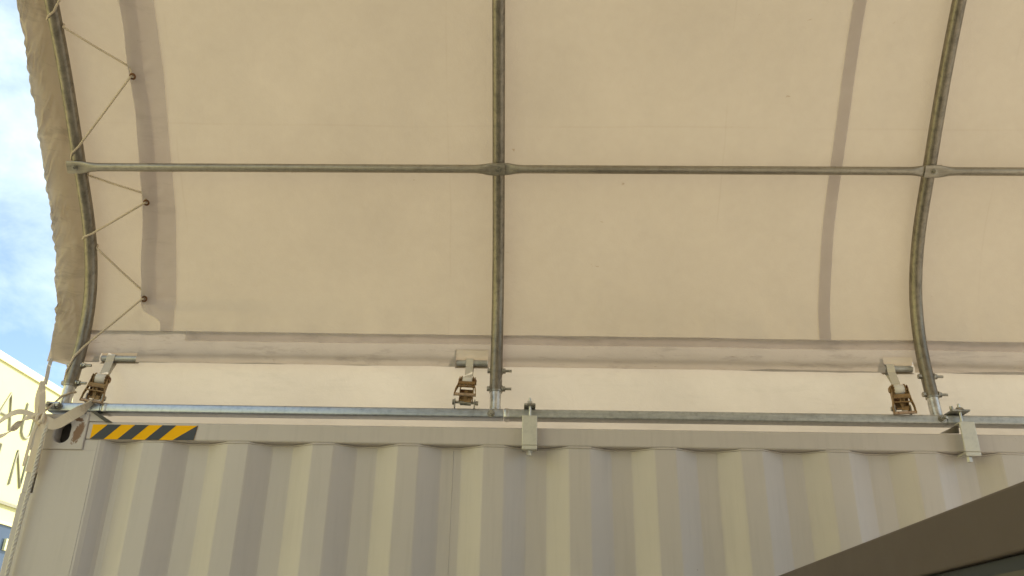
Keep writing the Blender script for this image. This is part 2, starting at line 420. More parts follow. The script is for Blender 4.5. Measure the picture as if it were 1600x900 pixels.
# ------------------------------------------------------------------ hoops
HX = [-1.55, -.0975, 1.369, 2.83, 4.29]
HL = ["galvanised bent tube hoop at the open left end of the shelter, laced with rope", "straight looking steel hoop tube in the middle of the tarpaulin", "curved steel hoop tube right of the tarpaulin's narrow weld strip"]
s_slv = s_of_z(2.70)
hoop_b = MB(); ss = [s_slv+(SL[-1]-s_slv)*i/70 for i in range(71)]
path = [on(0, s, 0) for s in ss]; path += [V((0, 2*YM-p.y, p.z)) for p in path[-2::-1]]
hoop_b.tube(path, .0212, 18)
def hex_nut(b, p, d, r=.010, th=.009):
    b.cyl(V(p), V(p)+V(d).normalized()*th, r, 6)
first = None
for i, x in enumerate(HX[:3]):
    h = thing("arch_hoop", HL[i], "hoop", (x, 0, 0), group="steel hoops carrying the tarpaulin")
    if first is None:
        t = hoop_b.build("bent_tube", M_hoop, h)
        b = MB(); b.tube([on(0, s_slv-.002, 0), on(0, s_slv+.004, 0)], .0217, 18); b.build("sleeve_lip", M_bolt, h)
        b = MB(); b.tube([(0, 2.76, 2.630), on(0, s_slv*.6+s_of_z(2.63)*.4, 0), on(0, s_slv+.005, 0)], .0188, 18); b.build("base_stub", M_stub, h)
        for zz in (2.778, 2.712):
            b = MB(); c_ = on(0, s_of_z(zz), 0)
            b.cyl(c_+V((-.030, 0, 0)), c_+V((-.020, 0, 0)), .009, 6); b.cyl(c_+V((-.022, 0, 0)), c_+V((.030, 0, 0)), .0044, 8); b.cyl(c_+V((.0195, 0, 0)), c_+V((.024, 0, 0)), .012, 12)
            b.cyl(c_+V((.024, 0, 0)), c_+V((.032, 0, 0)), .0095, 6); b.cyl(c_+V((.032, 0, 0)), c_+V((.053, 0, 0)), .0048, 10)
            b.build("bolt", M_bolt, h)
        b = MB(); b.cyl((0, 2.7295, 2.618), (0, 2.726, 2.618), .0125, 14); b.cyl((0, 2.726, 2.618), (0, 2.719, 2.618), .009, 6); b.cyl((.002, 2.719, 2.618), (.004, 2.704, 2.616), .0045, 10)
        b.build("base_bolt", M_bolt, h)
        first = h
    else:
        for ch in list(first.children):
            d = ch.copy(); COL.objects.link(d); d.parent = h
    for ch in h.children:
        if ch.name.startswith("base_bolt"):
            ch.location = ((-.012, .0, -.004) if i == 1 else (0, 0, 0))

# ------------------------------------------------------------------ purlins with flattened, bolted ends
sP = s_of_z(3.416); pP, nP, tP = prof_at(sP)
def purlin(xa, xb, label, enda, endb, lift=0.0, bolts=()):
    b = MB(); rings = []; N = 60; n = 16
    xs = []
    for i in range(N+1):
        u = i/N
        # cluster points at the ends
        xs.append(xa+(xb-xa)*(.5-.5*math.cos(PI*u)))
    for x in xs:
        fa = 0
        for e, act in ((xa, enda), (xb, endb)):
            if act:
                d = abs(x-e); q = max(0, min(1, (d-.040)/.060)); q = q*q*(3-2*q); fa = max(fa, 1-q)
        r = .0146
        ra = r+(.0215-r)*fa         # along the hoop
        rb = r+(.0036-r)*fa         # across
        off = -(.0205+.0038+lift)*fa-(.0255)*(1-fa)
        c_ = V((x, 0, 0))+pP+nP*off+tP*(.0045*(x+.1))
        pw = 1-.55*fa
        ring = []
        for j in range(n):
            a = 2*PI*j/n; ca, sa = math.cos(a), math.sin(a)
            ring.append(c_+tP*ra*math.copysign(abs(ca)**pw, ca)+nP*rb*math.copysign(abs(sa)**pw, sa))
        rings.append(ring)
    b.loft(rings, True, True)
    th = thing("purlin_tube", label, "purlin", (0, 0, 0), group="horizontal purlin tubes between the hoops")
    b.build("tube", M_purl, th)
    for x in bolts:
        q = MB(); c_ = V((x, 0, 0))+pP-nP*(.0205+.0075+lift)+tP*(.0045*(x+.1))
        q.cyl(c_, c_-nP*.002, .0105, 14); q.cyl(c_-nP*.002, c_-nP*.0085, .0078, 6); q.cyl(c_-nP*.0085, c_-nP*.014, .0042, 10)
        q.build("bolt", M_bolt, th)
purlin(-1.578, -.0755, "steel purlin tube from the left end hoop to the middle hoop", True, True, .0075, (-1.55, -.0975))
purlin(-.118, 1.398, "steel purlin tube between the middle hoop and the right hoop", True, True, 0, ())
purlin(1.340, 2.86, "steel purlin tube running out of frame right of the right hoop", True, True, .0075, (1.372,))

# ------------------------------------------------------------------ tarpaulin
S_HEM = s_of_z(2.800); S_HT = s_of_z(2.917); S_TOP = SL[-1]
TO = .030
def disp(x, s):
    d = .011*noise.noise(V((x*.9, s*1.1, 1.7)))+.006*noise.noise(V((x*2.6, s*3.1, 4.2)))+.0022*noise.noise(V((x*8, s*9, 8.1)))+.0030*(1-2*abs(noise.noise(V((x*1.6+s*2.1, s*1.9-x*1.2, 3.3)))))
    # pulled flat over each hoop
    k = 1.0
    for hx in HX: k = min(k, 1-.95*gauss(x-hx, .09))
    d *= k
    # tension folds running right from the lowest eyelet and puckers over the hem
    s3 = s_of_z3
    if -1.35 < x < 0.2:
        f = math.exp(-(x+1.35)/.45)
        d += .006*f*gauss(s-s3-.02*(x+1.3), .016)-.005*f*gauss(s-s3+.045+.01*(x+1.3), .014)+.004*f*gauss(s-s3+.11, .02)
    hz = gauss(s-S_HT-.02, .05)
    d += hz*(.006*noise.noise(V((x*8, 1.3, s*4)))+.003*noise.noise(V((x*19, 2.3, s*6))))
    return max(d, -.006) if k < .5 else d
s_of_z3 = s_of_z(3.03)
def sheet(xs, svals, off, mat, name, parent, skip=None, smooth=True, thick=0):
    b = MB(); nx = len(xs); vs = []; fs = []
    for s in svals:
        for x in xs: vs.append(on(x, s, (off(x, s) if callable(off) else off)+disp(x, s)))
    for i in range(len(svals)-1):
        for j in range(nx-1):
            if skip and skip((xs[j]+xs[j+1])/2, (svals[i]+svals[i+1])/2): continue
            fs.append((i*nx+j, i*nx+j+1, (i+1)*nx+j+1, (i+1)*nx+j))
    b.add(vs, fs, smooth); return b.build(name, mat, parent)
def lin(a, c, n): return [a+(c-a)*i/(n-1) for i in range(n)]

tarp = thing("tarpaulin_cover", "cream tarpaulin stretched over the steel hoops as an arched roof", "tarpaulin", (0, 0, 0))
XE = 4.40
# main sheet (this side), finer where it is seen
main = sheet(lin(-1.675, 2.0, 190)+lin(2.03, XE, 60), lin(s_of_z(2.909), s_of_z(4.1), 130)+lin(s_of_z(4.1)+.03, S_TOP, 40), TO, M_tarp, "cover_sheet", tarp)
sheet(lin(-1.675, -1.555, 12), lin(S_HEM+.004, s_of_z(2.912), 12), TO+.001, M_tarp, "cover_sheet", tarp)  # unseen backing patch, added to dim light through the rim's lower end
# the far half of the arch behind the viewer
b = MB(); sv = lin(S_HEM, S_TOP, 40); xs = lin(-1.70, XE, 30); vs = []
for s in sv:
    for x in xs:
        p = on(x, s, TO); vs.append((x, 2*YM-p.y, p.z))
b.add(vs, [(i*30+j, (i+1)*30+j, (i+1)*30+j+1, i*30+j+1) for i in range(39) for j in range(29)], True)
b.build("cover_sheet", M_tarp, tarp)

# laced flap at the left end: welded along its right edge, free edge scalloped between eyelets
def interp(tab, z):
    tab = sorted(tab)
    if z <= tab[0][0]: return tab[0][1]
    for (a, va), (c, vc) in zip(tab[:-1], tab[1:]):
        if z <= c: return va+(vc-va)*(z-a)/(c-a)
    return tab[-1][1]
free = [(2.917, -1.290), (2.945, -1.2935), (2.957, -1.305), (2.972, -1.335), (2.984, -1.358), (2.995, -1.367), (3.03, -1.371), (3.137, -1.3745), (3.2, -1.370), (3.274, -1.361), (3.33, -1.352), (3.424, -1.344), (3.541, -1.337), (3.60, -1.340), (3.657, -1.343), (3.74, -1.338), (3.819, -1.341), (4.0, -1.346), (4.2, -1.338), (4.5, -1.345), (4.93, -1.34)]
rght = [(2.917, -1.250), (3.18, -1.254), (3.425, -1.240), (3.635, -1.230), (3.82, -1.232), (4.93, -1.23)]
sv = [S_HT-.002]+lin(S_HT+.004, s_of_z(4.1), 200)+lin(s_of_z(4.1)+.03, S_TOP, 20)
b = MB(); NU = 26; vs = []
for s in sv:
    z = prof_at(s)[0].z; xf, xr = interp(free, z), interp(rght, z)
    xf += .0025*noise.noise(V((z*7, 2, 9)))
    for j in range(NU):
        u = j/(NU-1); x = xf+(xr-xf)*u
        lift = (1-u)**1.6*(.014+.006*noise.noise(V((z*6, u*2, 3))))
        pk = 0
        for ex, ez in ((-1.326, 3.643), (-1.338, 3.329), (-1.358, 3.037)):
            ds = s-s_of_z(ez-.012); dx = x-ex; rr_ = math.hypot(ds, dx)
            if rr_ < .14: pk += .0035*math.cos(7*math.atan2(ds, dx))*gauss(rr_-.03, .03)
        vs.append(on(x, s, TO-.004-lift+disp(x, s)+pk+.0012*noise.noise(V((x*14, s*16, 6)))))
b.add(vs, [(i*NU+j, i*NU+j+1, (i+1)*NU+j+1, (i+1)*NU+j) for i in range(len(sv)-1) for j in range(NU-1)], True)
flap = b.build("laced_flap", M_flap, tarp)
# folded hem along the free edge of the flap (a second layer)
b = MB(); NU = 6; vs = []; sv2 = [s for s in sv if prof_at(s)[0].z > 3.0]
for s in sv2:
    z = prof_at(s)[0].z; xf, xr = interp(free, z)+.0025*noise.noise(V((z*7, 2, 9))), interp(rght, z)
    wd = .050+.004*noise.noise(V((z*4, 7, 1)))
    for j in range(NU):
        u = j/(NU-1)*wd/(xr-xf); x = xf+(xr-xf)*u-(.0012 if j == 0 else 0)
        lift = (1-u)**1.6*(.014+.006*noise.noise(V((z*6, u*2, 3))))
        vs.append(on(x, s, TO-.0065-lift+disp(x, s)+(.003 if j == 0 else 0)))
b.add(vs, [(i*NU+j, i*NU+j+1, (i+1)*NU+j+1, (i+1)*NU+j) for i in range(len(sv2)-1) for j in range(NU-1)], True)
b.build("folded_edge", M_flap, flap)
EY = [(-1.326, 3.643), (-1.338, 3.329), (-1.358, 3.037), (-1.33, 3.98), (-1.335, 4.30)]
eyep = []
for x, z in EY:
    s = s_of_z(z-.012); p, nn, tg = prof_at(s)
    c_ = on(x, s, TO-.0245); eyep.append(c_)
    b = MB(); R = 18; rings = []
    for i in range(R+1):
        a = 2*PI*i/R; e1 = V((1, 0, 0))*math.cos(a)+tg*math.sin(a)
        rings.append([c_+e1*(.0085+.0032*math.cos(q))-nn*.0025*math.sin(q) for q in [2*PI*k/8 for k in range(8)]])
    b.loft(rings, True, False); b.build("eyelet", M_brass, flap)
# narrow weld strip
b = MB(); vs = []; sv = lin(S_HT-.004, s_of_z(4.1), 80)+lin(s_of_z(4.1)+.03, S_TOP, 20)
for s in sv:
    for j in range(5):
        x = 1.036+.008*min(1, max(0, (prof_at(s)[0].z-2.95)/.2))+.0415*j/4+.0012*noise.noise(V((s*5, 3, 3))); vs.append(on(x, s, TO-.004+disp(x, s)))
b.add(vs, [(i*5+j, i*5+j+1, (i+1)*5+j+1, (i+1)*5+j) for i in range(len(sv)-1) for j in range(4)], True)
b.build("weld_strip", M_strip, tarp)
# hem with pipe pocket; slots show the pipe
SLOT = [(-1.487, -1.358, 2.818, 2.836), (-.240, -.128, 2.809, 2.8635), (1.243, 1.343, 2.807, 2.858)]
zr = [2.917, 2.905, 2.89, 2.877, 2.8635, 2.858, 2.85, 2.842, 2.836, 2.83, 2.824, 2.818, 2.812, 2.806, 2.802]
xr_ = sorted(set([round(v, 4) for v in lin(-1.560, 2.4, 200)+lin(2.5, XE, 60)]+[v for q in SLOT for v in q[:2]]))
PZ, PY, PRD = 2.8185, None, .0112
sP2 = s_of_z(PZ); PYc = on(0, sP2, TO+.0085).y
def hemoff(x, z):
    # bulges over the pipe in the pocket
    d = z-PZ; r = .0165
    return .0060*math.exp(-(d/.013)**2)
b = MB(); vs = []; fs = []; nx = len(xr_)
for z in zr:
    for x in xr_:
        s = s_of_z(z); zz = z+(.002*noise.noise(V((x*3, 4, 4)))+.0012*noise.noise(V((x*17, 4, 4))) if z in (2.917, 2.802) else 0)
        p = on(x, s_of_z(zz), TO-.005+disp(x, S_HT)*.6+.0016*noise.noise(V((x*11, z*25, 2))))
        p.y -= hemoff(x, z); vs.append(p)
zz_ = zr+[2.79]
for i in range(len(zr)-1):
    for j in range(nx-1):
        xm = (xr_[j]+xr_[j+1])/2; zm = (zz_[i]+zz_[min(i+1, len(zr))])/2
        if any(a < xm < c and lo-.001 < zm < hi+.0005 or (a < xm < c and zm < 2.82 and lo > 2.8) for a, c, lo, hi in SLOT): continue
        fs.append((i*nx+j, (i+1)*nx+j, (i+1)*nx+j+1, i*nx+j+1))
b.add(vs, fs, True); hem = b.build("hem_pocket", M_hem, tarp)
# overlap weld along the top of the hem
b = MB(); vs = []; xs = lin(-1.20, 2.4, 140)+lin(2.5, XE, 60)
for z in (2.9155, 2.905, 2.895, 2.8835):
    for x in xs:
        zz = z+.0012*noise.noise(V((x*2.5, 9, 4)))
        vs.append(on(x, s_of_z(zz), TO-.0085+disp(x, S_HT)*.6+.0016*noise.noise(V((x*11, z*25, 2)))))
b.add(vs, [(i*200+j, (i+1)*200+j, (i+1)*200+j+1, i*200+j+1) for i in range(3) for j in range(199)], True)
b.build("overlap_weld", M_over, hem)
# gathered rim past the left end hoop
b = MB(); NU = 26; vs = []; sv = lin(S_HEM-.004, s_of_z(4.1), 420)+lin(s_of_z(4.1)+.03, S_TOP, 60)
for s in sv:
    z = prof_at(s)[0].z
    fade = max(0, min(1, (z-2.88)/.06))
    xo = interp([(2.79, -1.664), (2.85, -1.684), (2.91, -1.688), (3.02, -1.690), (3.11, -1.702), (3.32, -1.699), (3.44, -1.697), (3.63, -1.690), (3.82, -1.678), (4.93, -1.67)], z)
    xo += fade*(.004*noise.noise(V((z*14, 1, 1)))+.0025*noise.noise(V((z*45, 2, 1)))+.0012*noise.noise(V((z*120, 2, 1))))
    xo += .021*abs(prof_at(s)[1].y)
    for j in range(NU):
        u = j/(NU-1); x = -1.580+(xo+1.580)*u
        wv = .32+.16*math.sin(z*23+2.2*noise.noise(V((z*3, 0, 5))))     # wavy inner crease beside the hoop
        stp = 1/(1+math.exp(-(u-wv)/.035))
        q = -.004-.026*u**1.4-.011*fade*stp
        g1 = noise.noise(V((z*15-u*2.6, u*2.0, 7))); g2 = noise.noise(V((z*30+u*5, u*2.2, 2))); g3 = noise.noise(V((z*95-u*9, u*3, 12)))
        q += fade*stp*(.013*g1+.0105*(1-2*abs(g2))+.0008*g3)*(.25+u)
        if u > .93: q += .007
        pnt = on(x, s, TO+q)
        if s < S_HEM+.03: pnt.z -= .010*(1-u)*(1-max(0, (s-S_HEM)/.03))      # slanting lower edge
        vs.append(pnt)
b.add(vs, [(i*NU+j, (i+1)*NU+j, (i+1)*NU+j+1, i*NU+j+1) for i in range(len(sv)-1) for j in range(NU-1)], True)
b.build("gathered_rim", M_rim, tarp)

# cover sheet showing in the hem's slots, and the short pipes lying in them
for a, c, lo, hi in SLOT:
    sheet(lin(a-.003, c+.003, 9), [s_of_z(z) for z in lin(2.801, hi+.004, 16)], lambda x, s: TO-.002+.024*math.exp(-((prof_at(s)[0].z-PZ)/.016)**2), M_tarp, "slot_backing", hem)
for (xa, xb), lab in (((-1.487, -1.358), "short galvanised pipe in the hem slot above the left ratchet"), ((-.2385, -.1295), "short galvanised pipe in the hem slot beside the middle hoop"), ((1.2445, 1.3415), "short galvanised pipe in the hem slot beside the right hoop")):
    b = MB(); b.cyl((xa, PYc-.001, PZ), (xb, PYc-.001, PZ), PRD, 18)
    tag(b.build("hem_pipe", M_pipe), lab, "pipe", "short pipes in the tarpaulin's hem")

# skirt sheet behind the hem
b = MB(); xs = lin(-1.566, 2.4, 160)+lin(2.5, XE, 60); zv = [2.565, 2.60, 2.64, 2.68, 2.72, 2.76, 2.80, 2.825, 2.845]; vs = []
for z in zv:
    for x in xs:
        vs.append((x-(.012*(z-2.6)/.2 if x < -1.5 else 0), 2.842-(z-2.6)*.05+.007*noise.noise(V((x*2.2, z*4, 9)))+.006*noise.noise(V((x*5+z*6, z*5, 1))), z))
b.add(vs, [(i*220+j, (i+1)*220+j, (i+1)*220+j+1, i*220+j+1) for i in range(len(zv)-1) for j in range(219)], True)
tag(b.build("fabric_skirt", M_skirt), "pale fabric skirt strip hanging behind the base pipe below the tarpaulin hem", "fabric skirt")

# ------------------------------------------------------------------ base pipes on the container rail
def rect_tube(xa, xb, label, weld=None, mat=None):
    y0, y1, z0, z1, r = FY-.0005, FY+.054, 2.602, 2.632, .006
    sec = []
    for cy, cz, a0 in ((y1-r, z1-r, 0), (y0+r, z1-r, 90), (y0+r, z0+r, 180), (y1-r, z0+r, 270)):
        for q in range(5):
            a = math.radians(a0+q*22.5); sec.append((cy+r*math.cos(a), cz+r*math.sin(a)))
    t = thing("base_pipe", label, "base pipe", (0, 0, 0), group="base pipes on top of the container")
    b = MB(); b.loft([[V((x, y, z)) for y, z in sec] for x in (xa, xb)], True, True)
    o = b.build("tube", mat or M_pipe, t)
    e = o.modifiers.new("split", 'EDGE_SPLIT'); e.split_angle = .9
    if weld:
        q = MB(); rr = []
        for x, g_ in ((weld-.008, .0003), (weld-.003, .0022), (weld+.003, .0020), (weld+.009, .0003)):
            rr.append([V((x+.002*noise.noise(V((y*90, z*90, 3))), FY+.0268+(y-FY-.0268)*(1+g_*38), 2.617+(z-2.617)*(1+g_*66))) for y, z in sec])
        q.loft(rr, True, False); q.build("weld", M_stub, t)
    return t
rect_tube(-1.585, -1.413, "short galvanised base pipe end above the container's corner casting", None, M_pipe_sky)
rect_tube(-1.4105, -.0705, "long galvanised base pipe with sky reflection in its colour above the yellow and black tape", -1.398, M_pipe_sky)
rect_tube(-.068, 1.385, "galvanised base pipe between the middle and right hoops", -.058)
rect_tube(1.3875, 2.85, "galvanised base pipe leaving the frame right of the right hoop")

# gusset plates
b = MB(); b.prism([(-1.452, 2.6005), (-1.424, 2.6005), (-1.372, 2.569), (-1.448, 2.569)], 'y', FY-.002, FY+.004)
tg_ = thing("gusset_plate", "angled steel gusset with dark slanting edge beside the corner casting", "gusset")
b.build("plate", M_cont, tg_)
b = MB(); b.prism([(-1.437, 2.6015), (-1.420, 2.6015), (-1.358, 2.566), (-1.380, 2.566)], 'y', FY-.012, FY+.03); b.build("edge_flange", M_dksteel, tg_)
b = MB(); b.prism([(1.356, 2.571), (1.419, 2.6005), (1.417, 2.571)], 'y', FY+.002, FY+.008)
tag(b.build("gusset_plate", M_hoop), "small dark triangular gusset beside the right clamp", "gusset")

# ------------------------------------------------------------------ clamps
def clamp(x, label, wing):
    t = thing("rail_clamp", label, "clamp", (x, 0, 0), group="zinc clamps hooking the pipe to the container rail")
    b = MB(); b.box(-.0245, .0245, FY-.040, FY-.034, 2.501, 2.599); b.box(-.0245, .0245, FY-.034, FY-.004, 2.593, 2.599); b.box(-.0245, .0245, FY-.034, FY+.02, 2.4945, 2.501)
    b.box(-.0245, .0245, FY-.0405, FY-.036, 2.487, 2.5005)
    bev(b.build("hook_bracket", M_clamp, t), .0025, 2)
    b = MB()
    if wing:
        b.box(-.038, .020, FY-.038, FY+.050, 2.634, 2.640); b.cyl((-.008, FY-.024, 2.640), (-.008, FY-.024, 2.648), .016, 16, .010); b.cyl((-.036, FY-.03, 2.64), (-.036, FY-.03, 2.651), .006, 10)
    else:
        b.box(-.019, .019, FY-.036, FY+.050, 2.634, 2.641)
    bev(b.build("top_plate", M_bolt, t), .001)
    b = MB(); bx = -.008 if wing else .001
    b.cyl((bx, FY-.024, 2.480), (bx, FY-.024, 2.662), .0042, 12); b.cyl((bx, FY-.024, 2.641), (bx, FY-.024, 2.650), .009, 6)
    b.cyl((bx, FY-.024, 2.4945), (bx, FY-.024, 2.488), .010, 14); b.cyl((bx, FY-.024, 2.4855), (bx, FY-.024, 2.470), .0085, 6)
    b.build("threaded_rod", M_stub, t)
clamp(.018, "zinc clamp bracket beside the middle hoop's foot", False)
clamp(1.427, "zinc clamp bracket right of the right hoop's foot", True)

# ------------------------------------------------------------------ ratchet straps
def gear(b, x0, x1, cy, cz, r, teeth=11):
    poly = []
    for i in range(teeth*2):
        a = PI*i/teeth; q = r if i % 2 == 0 else r*.78
        poly += [(cy+q*math.cos(a-.09), cz+q*math.sin(a-.09)), (cy+q*math.cos(a+.09), cz+q*math.sin(a+.09))]
    b.prism(poly, 'x', x0, x1)
def ratchet(loc, yaw, roll, pitch, label, side, hem_x, bolt_low):
    t = thing("ratchet_strap", label, "ratchet", loc, (0, roll, yaw), group="rusty ratchets tensioning the tarpaulin hem")
    # webbing roll on the drum
    b = MB(); rings = []
    for i in range(26):
        a = 2*PI*i/26
    for x in (-.0165, -.0150, .0150, .0165):
        r = .0172 if abs(x) < .016 else .0158
        rings.append([V((x, r*math.cos(2*PI*i/26), r*math.sin(2*PI*i/26))) for i in range(26)])
    b.loft(rings, True, True); b.build("webbing_roll", M_roll, t)
    # frame: two cheeks, axle, cross pieces
    b = MB()
    ch = [(.012, .010), (.004, .017), (-.007, .015), (-.013, .006), (-.012, -.010), (-.006, -.040), (-.008, -.068), (.0, -.076), (.012, -.070), (.013, -.030)]
    for sx in (-1, 1):
        b.prism(ch, 'x', sx*.0205, sx*.0232)
    b.box(-.0203, .0203, .008, .0105, -.058, -.024); b.cyl((-.026, 0, 0), (.026, 0, 0), .007, 14)
    bev(b.build("frame", M_rust, t), .0006, 1)
    b = MB()
    for sx in (-1, 1):
        b = MB(); gear(b, sx*.0172, sx*.0200, 0, 0, .0195); b.cyl((sx*.0185, 0, 0), (sx*.0300, 0, 0), .0098, 14); b.build("gear", M_rust, t)
    # handle
    hd = MB(); Mh = Matrix.Rotation(-pitch, 4, 'X')
    for sx in (-1, 1):
        rr = []
        for z, xo, y, w_ in ((.012, .0262, -.002, .011), (-.012, .0262, -.006, .011), (-.040, .0285, -.010, .008), (-.062, .033, -.012, .007), (-.088, .0345, -.012, .006)):
            rr.append([Mh @ V((sx*(xo+dx), y+dy, z)) for dx, dy in ((-.0012, -w_), (.0012, -w_), (.0012, w_), (-.0012, w_))])
        hd.loft(rr, False, True)
    hd.box(-.0262, .0262, -.0195, -.0175, -.035, -.0225, Mh)
    hd.box(-.028, .028, -.021, -.0155, -.0375, -.034, Mh); hd.box(-.0285, .0285, -.021, -.0155, -.0515, -.048, Mh)
    hd.box(-.009, -.0055, -.0195, -.016, -.048, -.0375, Mh); hd.box(.003, .006, -.0195, -.016, -.048, -.0375, Mh)
    hn = hd.build("handle", M_rust, t)
    b = MB(); b.cyl(Mh @ V((-.0365, -.012, -.085)), Mh @ V((.0365, -.012, -.085)), .0052, 14); b.build("grip_bar", M_rust2, hn)
    # pawl between the cheeks
    b = MB(); b.box(-.006, .004, -.012, -.006, -.070, -.034); b.cyl((-.019, -.006, -.066), (.019, -.006, -.066), .0042, 12); b.box(-.004, .0185, -.010, -.004, -.073, -.060)
    b.build("pawl", M_rust, t)
    # lower bolt held between tabs standing on the base pipe
    lz = -.072 if bolt_low else -.068
    b = MB()
    if bolt_low:
        b.cyl((-.044, .0, lz), (.042, .0, lz), .0045, 12); b.cyl((-.044, 0, lz), (-.038, 0, lz), .0095, 6); b.cyl((.034, 0, lz), (.042, 0, lz), .0078, 6)
        b.box(-.0375, -.034, -.010, .012, -.0915, lz+.010); b.box(.0285, .032, -.010, .012, -.0915, lz+.010)
        b.cyl((-.018, 0, lz-.001), (.018, 0, lz-.001), .0088, 14)
    else:
        b.box(side*.0245, side*.0285, -.012, .012, -.0865, lz+.016); b.box(side*.0250-side*.051, side*.0285-side*.051, -.010, .012, -.0865, lz+.012)
        b.cyl((side*.0285, 0, lz+.004), (side*.035, 0, lz+.004), .0080, 6); b.cyl((-.026, 0, lz+.004), (.026, 0, lz+.004), .0045, 12)
    b.build("anchor_bolt", M_bolt, t)
    # webbing loop up round the hem pipe: front strand and back strand, in world space brought to local
    Mi = (Matrix.Translation(V(loc)) @ Matrix.Rotation(yaw, 4, 'Z') @ Matrix.Rotation(roll, 4, 'Y')).inverted()
    W = V((hem_x, PYc, PZ)); rp = PRD+.0055
    up = [Mi @ (W+V((0, -rp*math.cos(a), rp*math.sin(a)))) for a in (0, .5, 1.0, 1.57, 2.2, 2.9, 3.6, 4.2)]
    b = MB()
    b.ribbon([V((0, .0150, .001)), V((0, .0125, .012)), V((0, .008, .022))]+[up[0]+V((0, .002, -.016))]+up+[V((.004, .010, .010))], .0255, V((1, 0, 0)), .0018)
    b.build("webbing", M_web, t)
    return t
r1 = ratchet((-1.433, FY+.006, 2.717), .18, .10, .10, "rusty ratchet strap beside the left end hoop with webbing tail tied off", 1, -1.450, False)
r2 = ratchet((-.192, FY+.006, 2.7245), .0, .05, .62, "brown ratchet strap left of the middle hoop, bolted above the pipe", 1, -.191, True)
r3 = ratchet((1.246, FY+.006, 2.717), -.12, -.03, .08, "rusty ratchet strap left of the right hoop with white webbing on its drum", -1, 1.262, False)

# ------------------------------------------------------------------ ropes
def rope(path, r, twist=.030, strands=3, n=6):
    P = [V(p) for p in path]
    # resample evenly
    L = [0]
    for a, c in zip(P[:-1], P[1:]): L.append(L[-1]+(c-a).length)
    N = max(8, int(L[-1]/.004)); Q = []; j = 0
    for i in range(N+1):
        d = L[-1]*i/N
        while j < len(L)-2 and L[j+1] < d: j += 1
        t = (d-L[j])/max(L[j+1]-L[j], 1e-9); Q.append(P[j].lerp(P[j+1], t))
    b = MB(); fr = []; ref = V((.3, -.8, .5))
    for i, p in enumerate(Q):
        t = (Q[min(i+1, N)]-Q[max(i-1, 0)]).normalized(); u = (ref-t*ref.dot(t)).normalized(); ref = u; fr.append((u, t.cross(u)))
    for k in range(strands):
        rings = []
        for i, p in enumerate(Q):
            u, w_ = fr[i]; a = 2*PI*k/strands+2*PI*(L[-1]*i/N)/twist
            c_ = p+(u*math.cos(a)+w_*math.sin(a))*r*.50
            rings.append([c_+(u*math.cos(q)+w_*math.sin(q))*r*.56 for q in [2*PI*m_/n for m_ in range(n)]])
        b.loft(rings, True, True)
    return b
RR = .0038
def hp(z, ang, extra=0):
    """point on the left end hoop: ang 0 = right side, 90 = front (camera side), 180 = left, 270 = behind"""
    s = s_of_z(z); p, nn, tg = prof_at(s); R = .0205+RR+extra; a = math.radians(ang)
    q = p+V((1, 0, 0))*R*math.cos(a)-nn*R*math.sin(a); q.x += HX[0]; return q
def behind_flap(e, z):
    s = s_of_z(z); return on(interp(free, z)-.004, s, TO-.006)
e1, e2, e3, e4 = eyep[0], eyep[1], eyep[2], eyep[3]
def nrm(z): return prof_at(s_of_z(z))[1]
segs = []
pth = []
def front(e, z): return e-nrm(z)*.006
# from the eyelet above the frame, down to the foot of the hoop
pth += [front(e4, 3.98)]
pth += [hp(3.775, 60, .003), hp(3.765, 110), hp(3.757, 160), hp(3.752, 200), hp(3.748, 270), hp(3.745, 330), hp(3.741, 10)]
pth += [on(interp(free, 3.652)+.004, s_of_z(3.652), TO-.0085), e1+nrm(3.64)*.004, front(e1, 3.643)+V((-.004, 0, 0))]
pth += [hp(3.462, 50, .003), hp(3.445, 110), hp(3.430, 160), hp(3.422, 200), hp(3.405, 270), hp(3.395, 330), hp(3.388, 10)]
pth += [on(interp(free, 3.338)+.004, s_of_z(3.338), TO-.0085), e2+nrm(3.33)*.004, front(e2, 3.329)+V((-.004, 0, 0))]
pth += [hp(3.232, 50, .003), hp(3.224, 110), hp(3.214, 160), hp(3.208, 200), hp(3.200, 270), hp(3.195, 330), hp(3.188, 10)]
pth += [on(interp(free, 3.05)+.004, s_of_z(3.05), TO-.0085), e3+nrm(3.037)*.004, front(e3, 3.037)+V((-.004, -.002, -.002))]
pth += [hp(2.845, 40, .004), hp(2.80, 95, .001), hp(2.752, 140), hp(2.715, 180), hp(2.700, 230), hp(2.690, 290), hp(2.680, 350), hp(2.668, 50), hp(2.655, 100)]
pth += [V((-1.560, 2.703, 2.612)), V((-1.575, 2.694, 2.590)), V((-1.590, 2.690, 2.577))]
full = []
for a, c in zip(pth[:-1], pth[1:]):
    full.append(a)
    if (a-c).length > .1:
        mdp = (a+c)/2; full.append(mdp+V((0, 0, -.0015)))
full.append(pth[-1])
tag(rope(full, RR).build("lacing_rope", M_rope), "thin beige rope zigzagging between the tarpaulin's eyelets and the end hoop", "rope")
# white rope hanging down the container corner
tag(rope(cat_rom([(-1.545, 2.688, 2.560), (-1.549, 2.684, 2.53), (-1.556, 2.690, 2.46), (-1.562, 2.700, 2.38), (-1.566, 2.703, 2.32), (-1.568, 2.704, 2.20), (-1.569, 2.704, 2.06), (-1.568, 2.706, 1.6), (-1.57, 2.71, .8), (-1.57, 2.70, .25)], 8), .0062, .045).build("hanging_rope", M_rope2),
    "white twisted rope hanging down the container's left corner", "rope")

# ------------------------------------------------------------------ tie-down strap at the corner
st = thing("tie_strap", "faded beige webbing strap knotted at the container corner with loose loops", "strap", (-1.56, 2.69, 2.56))
def P(x, y, z): return V((x+1.56, y-2.69, z-2.56))
XD = V((1, -.25, 0))
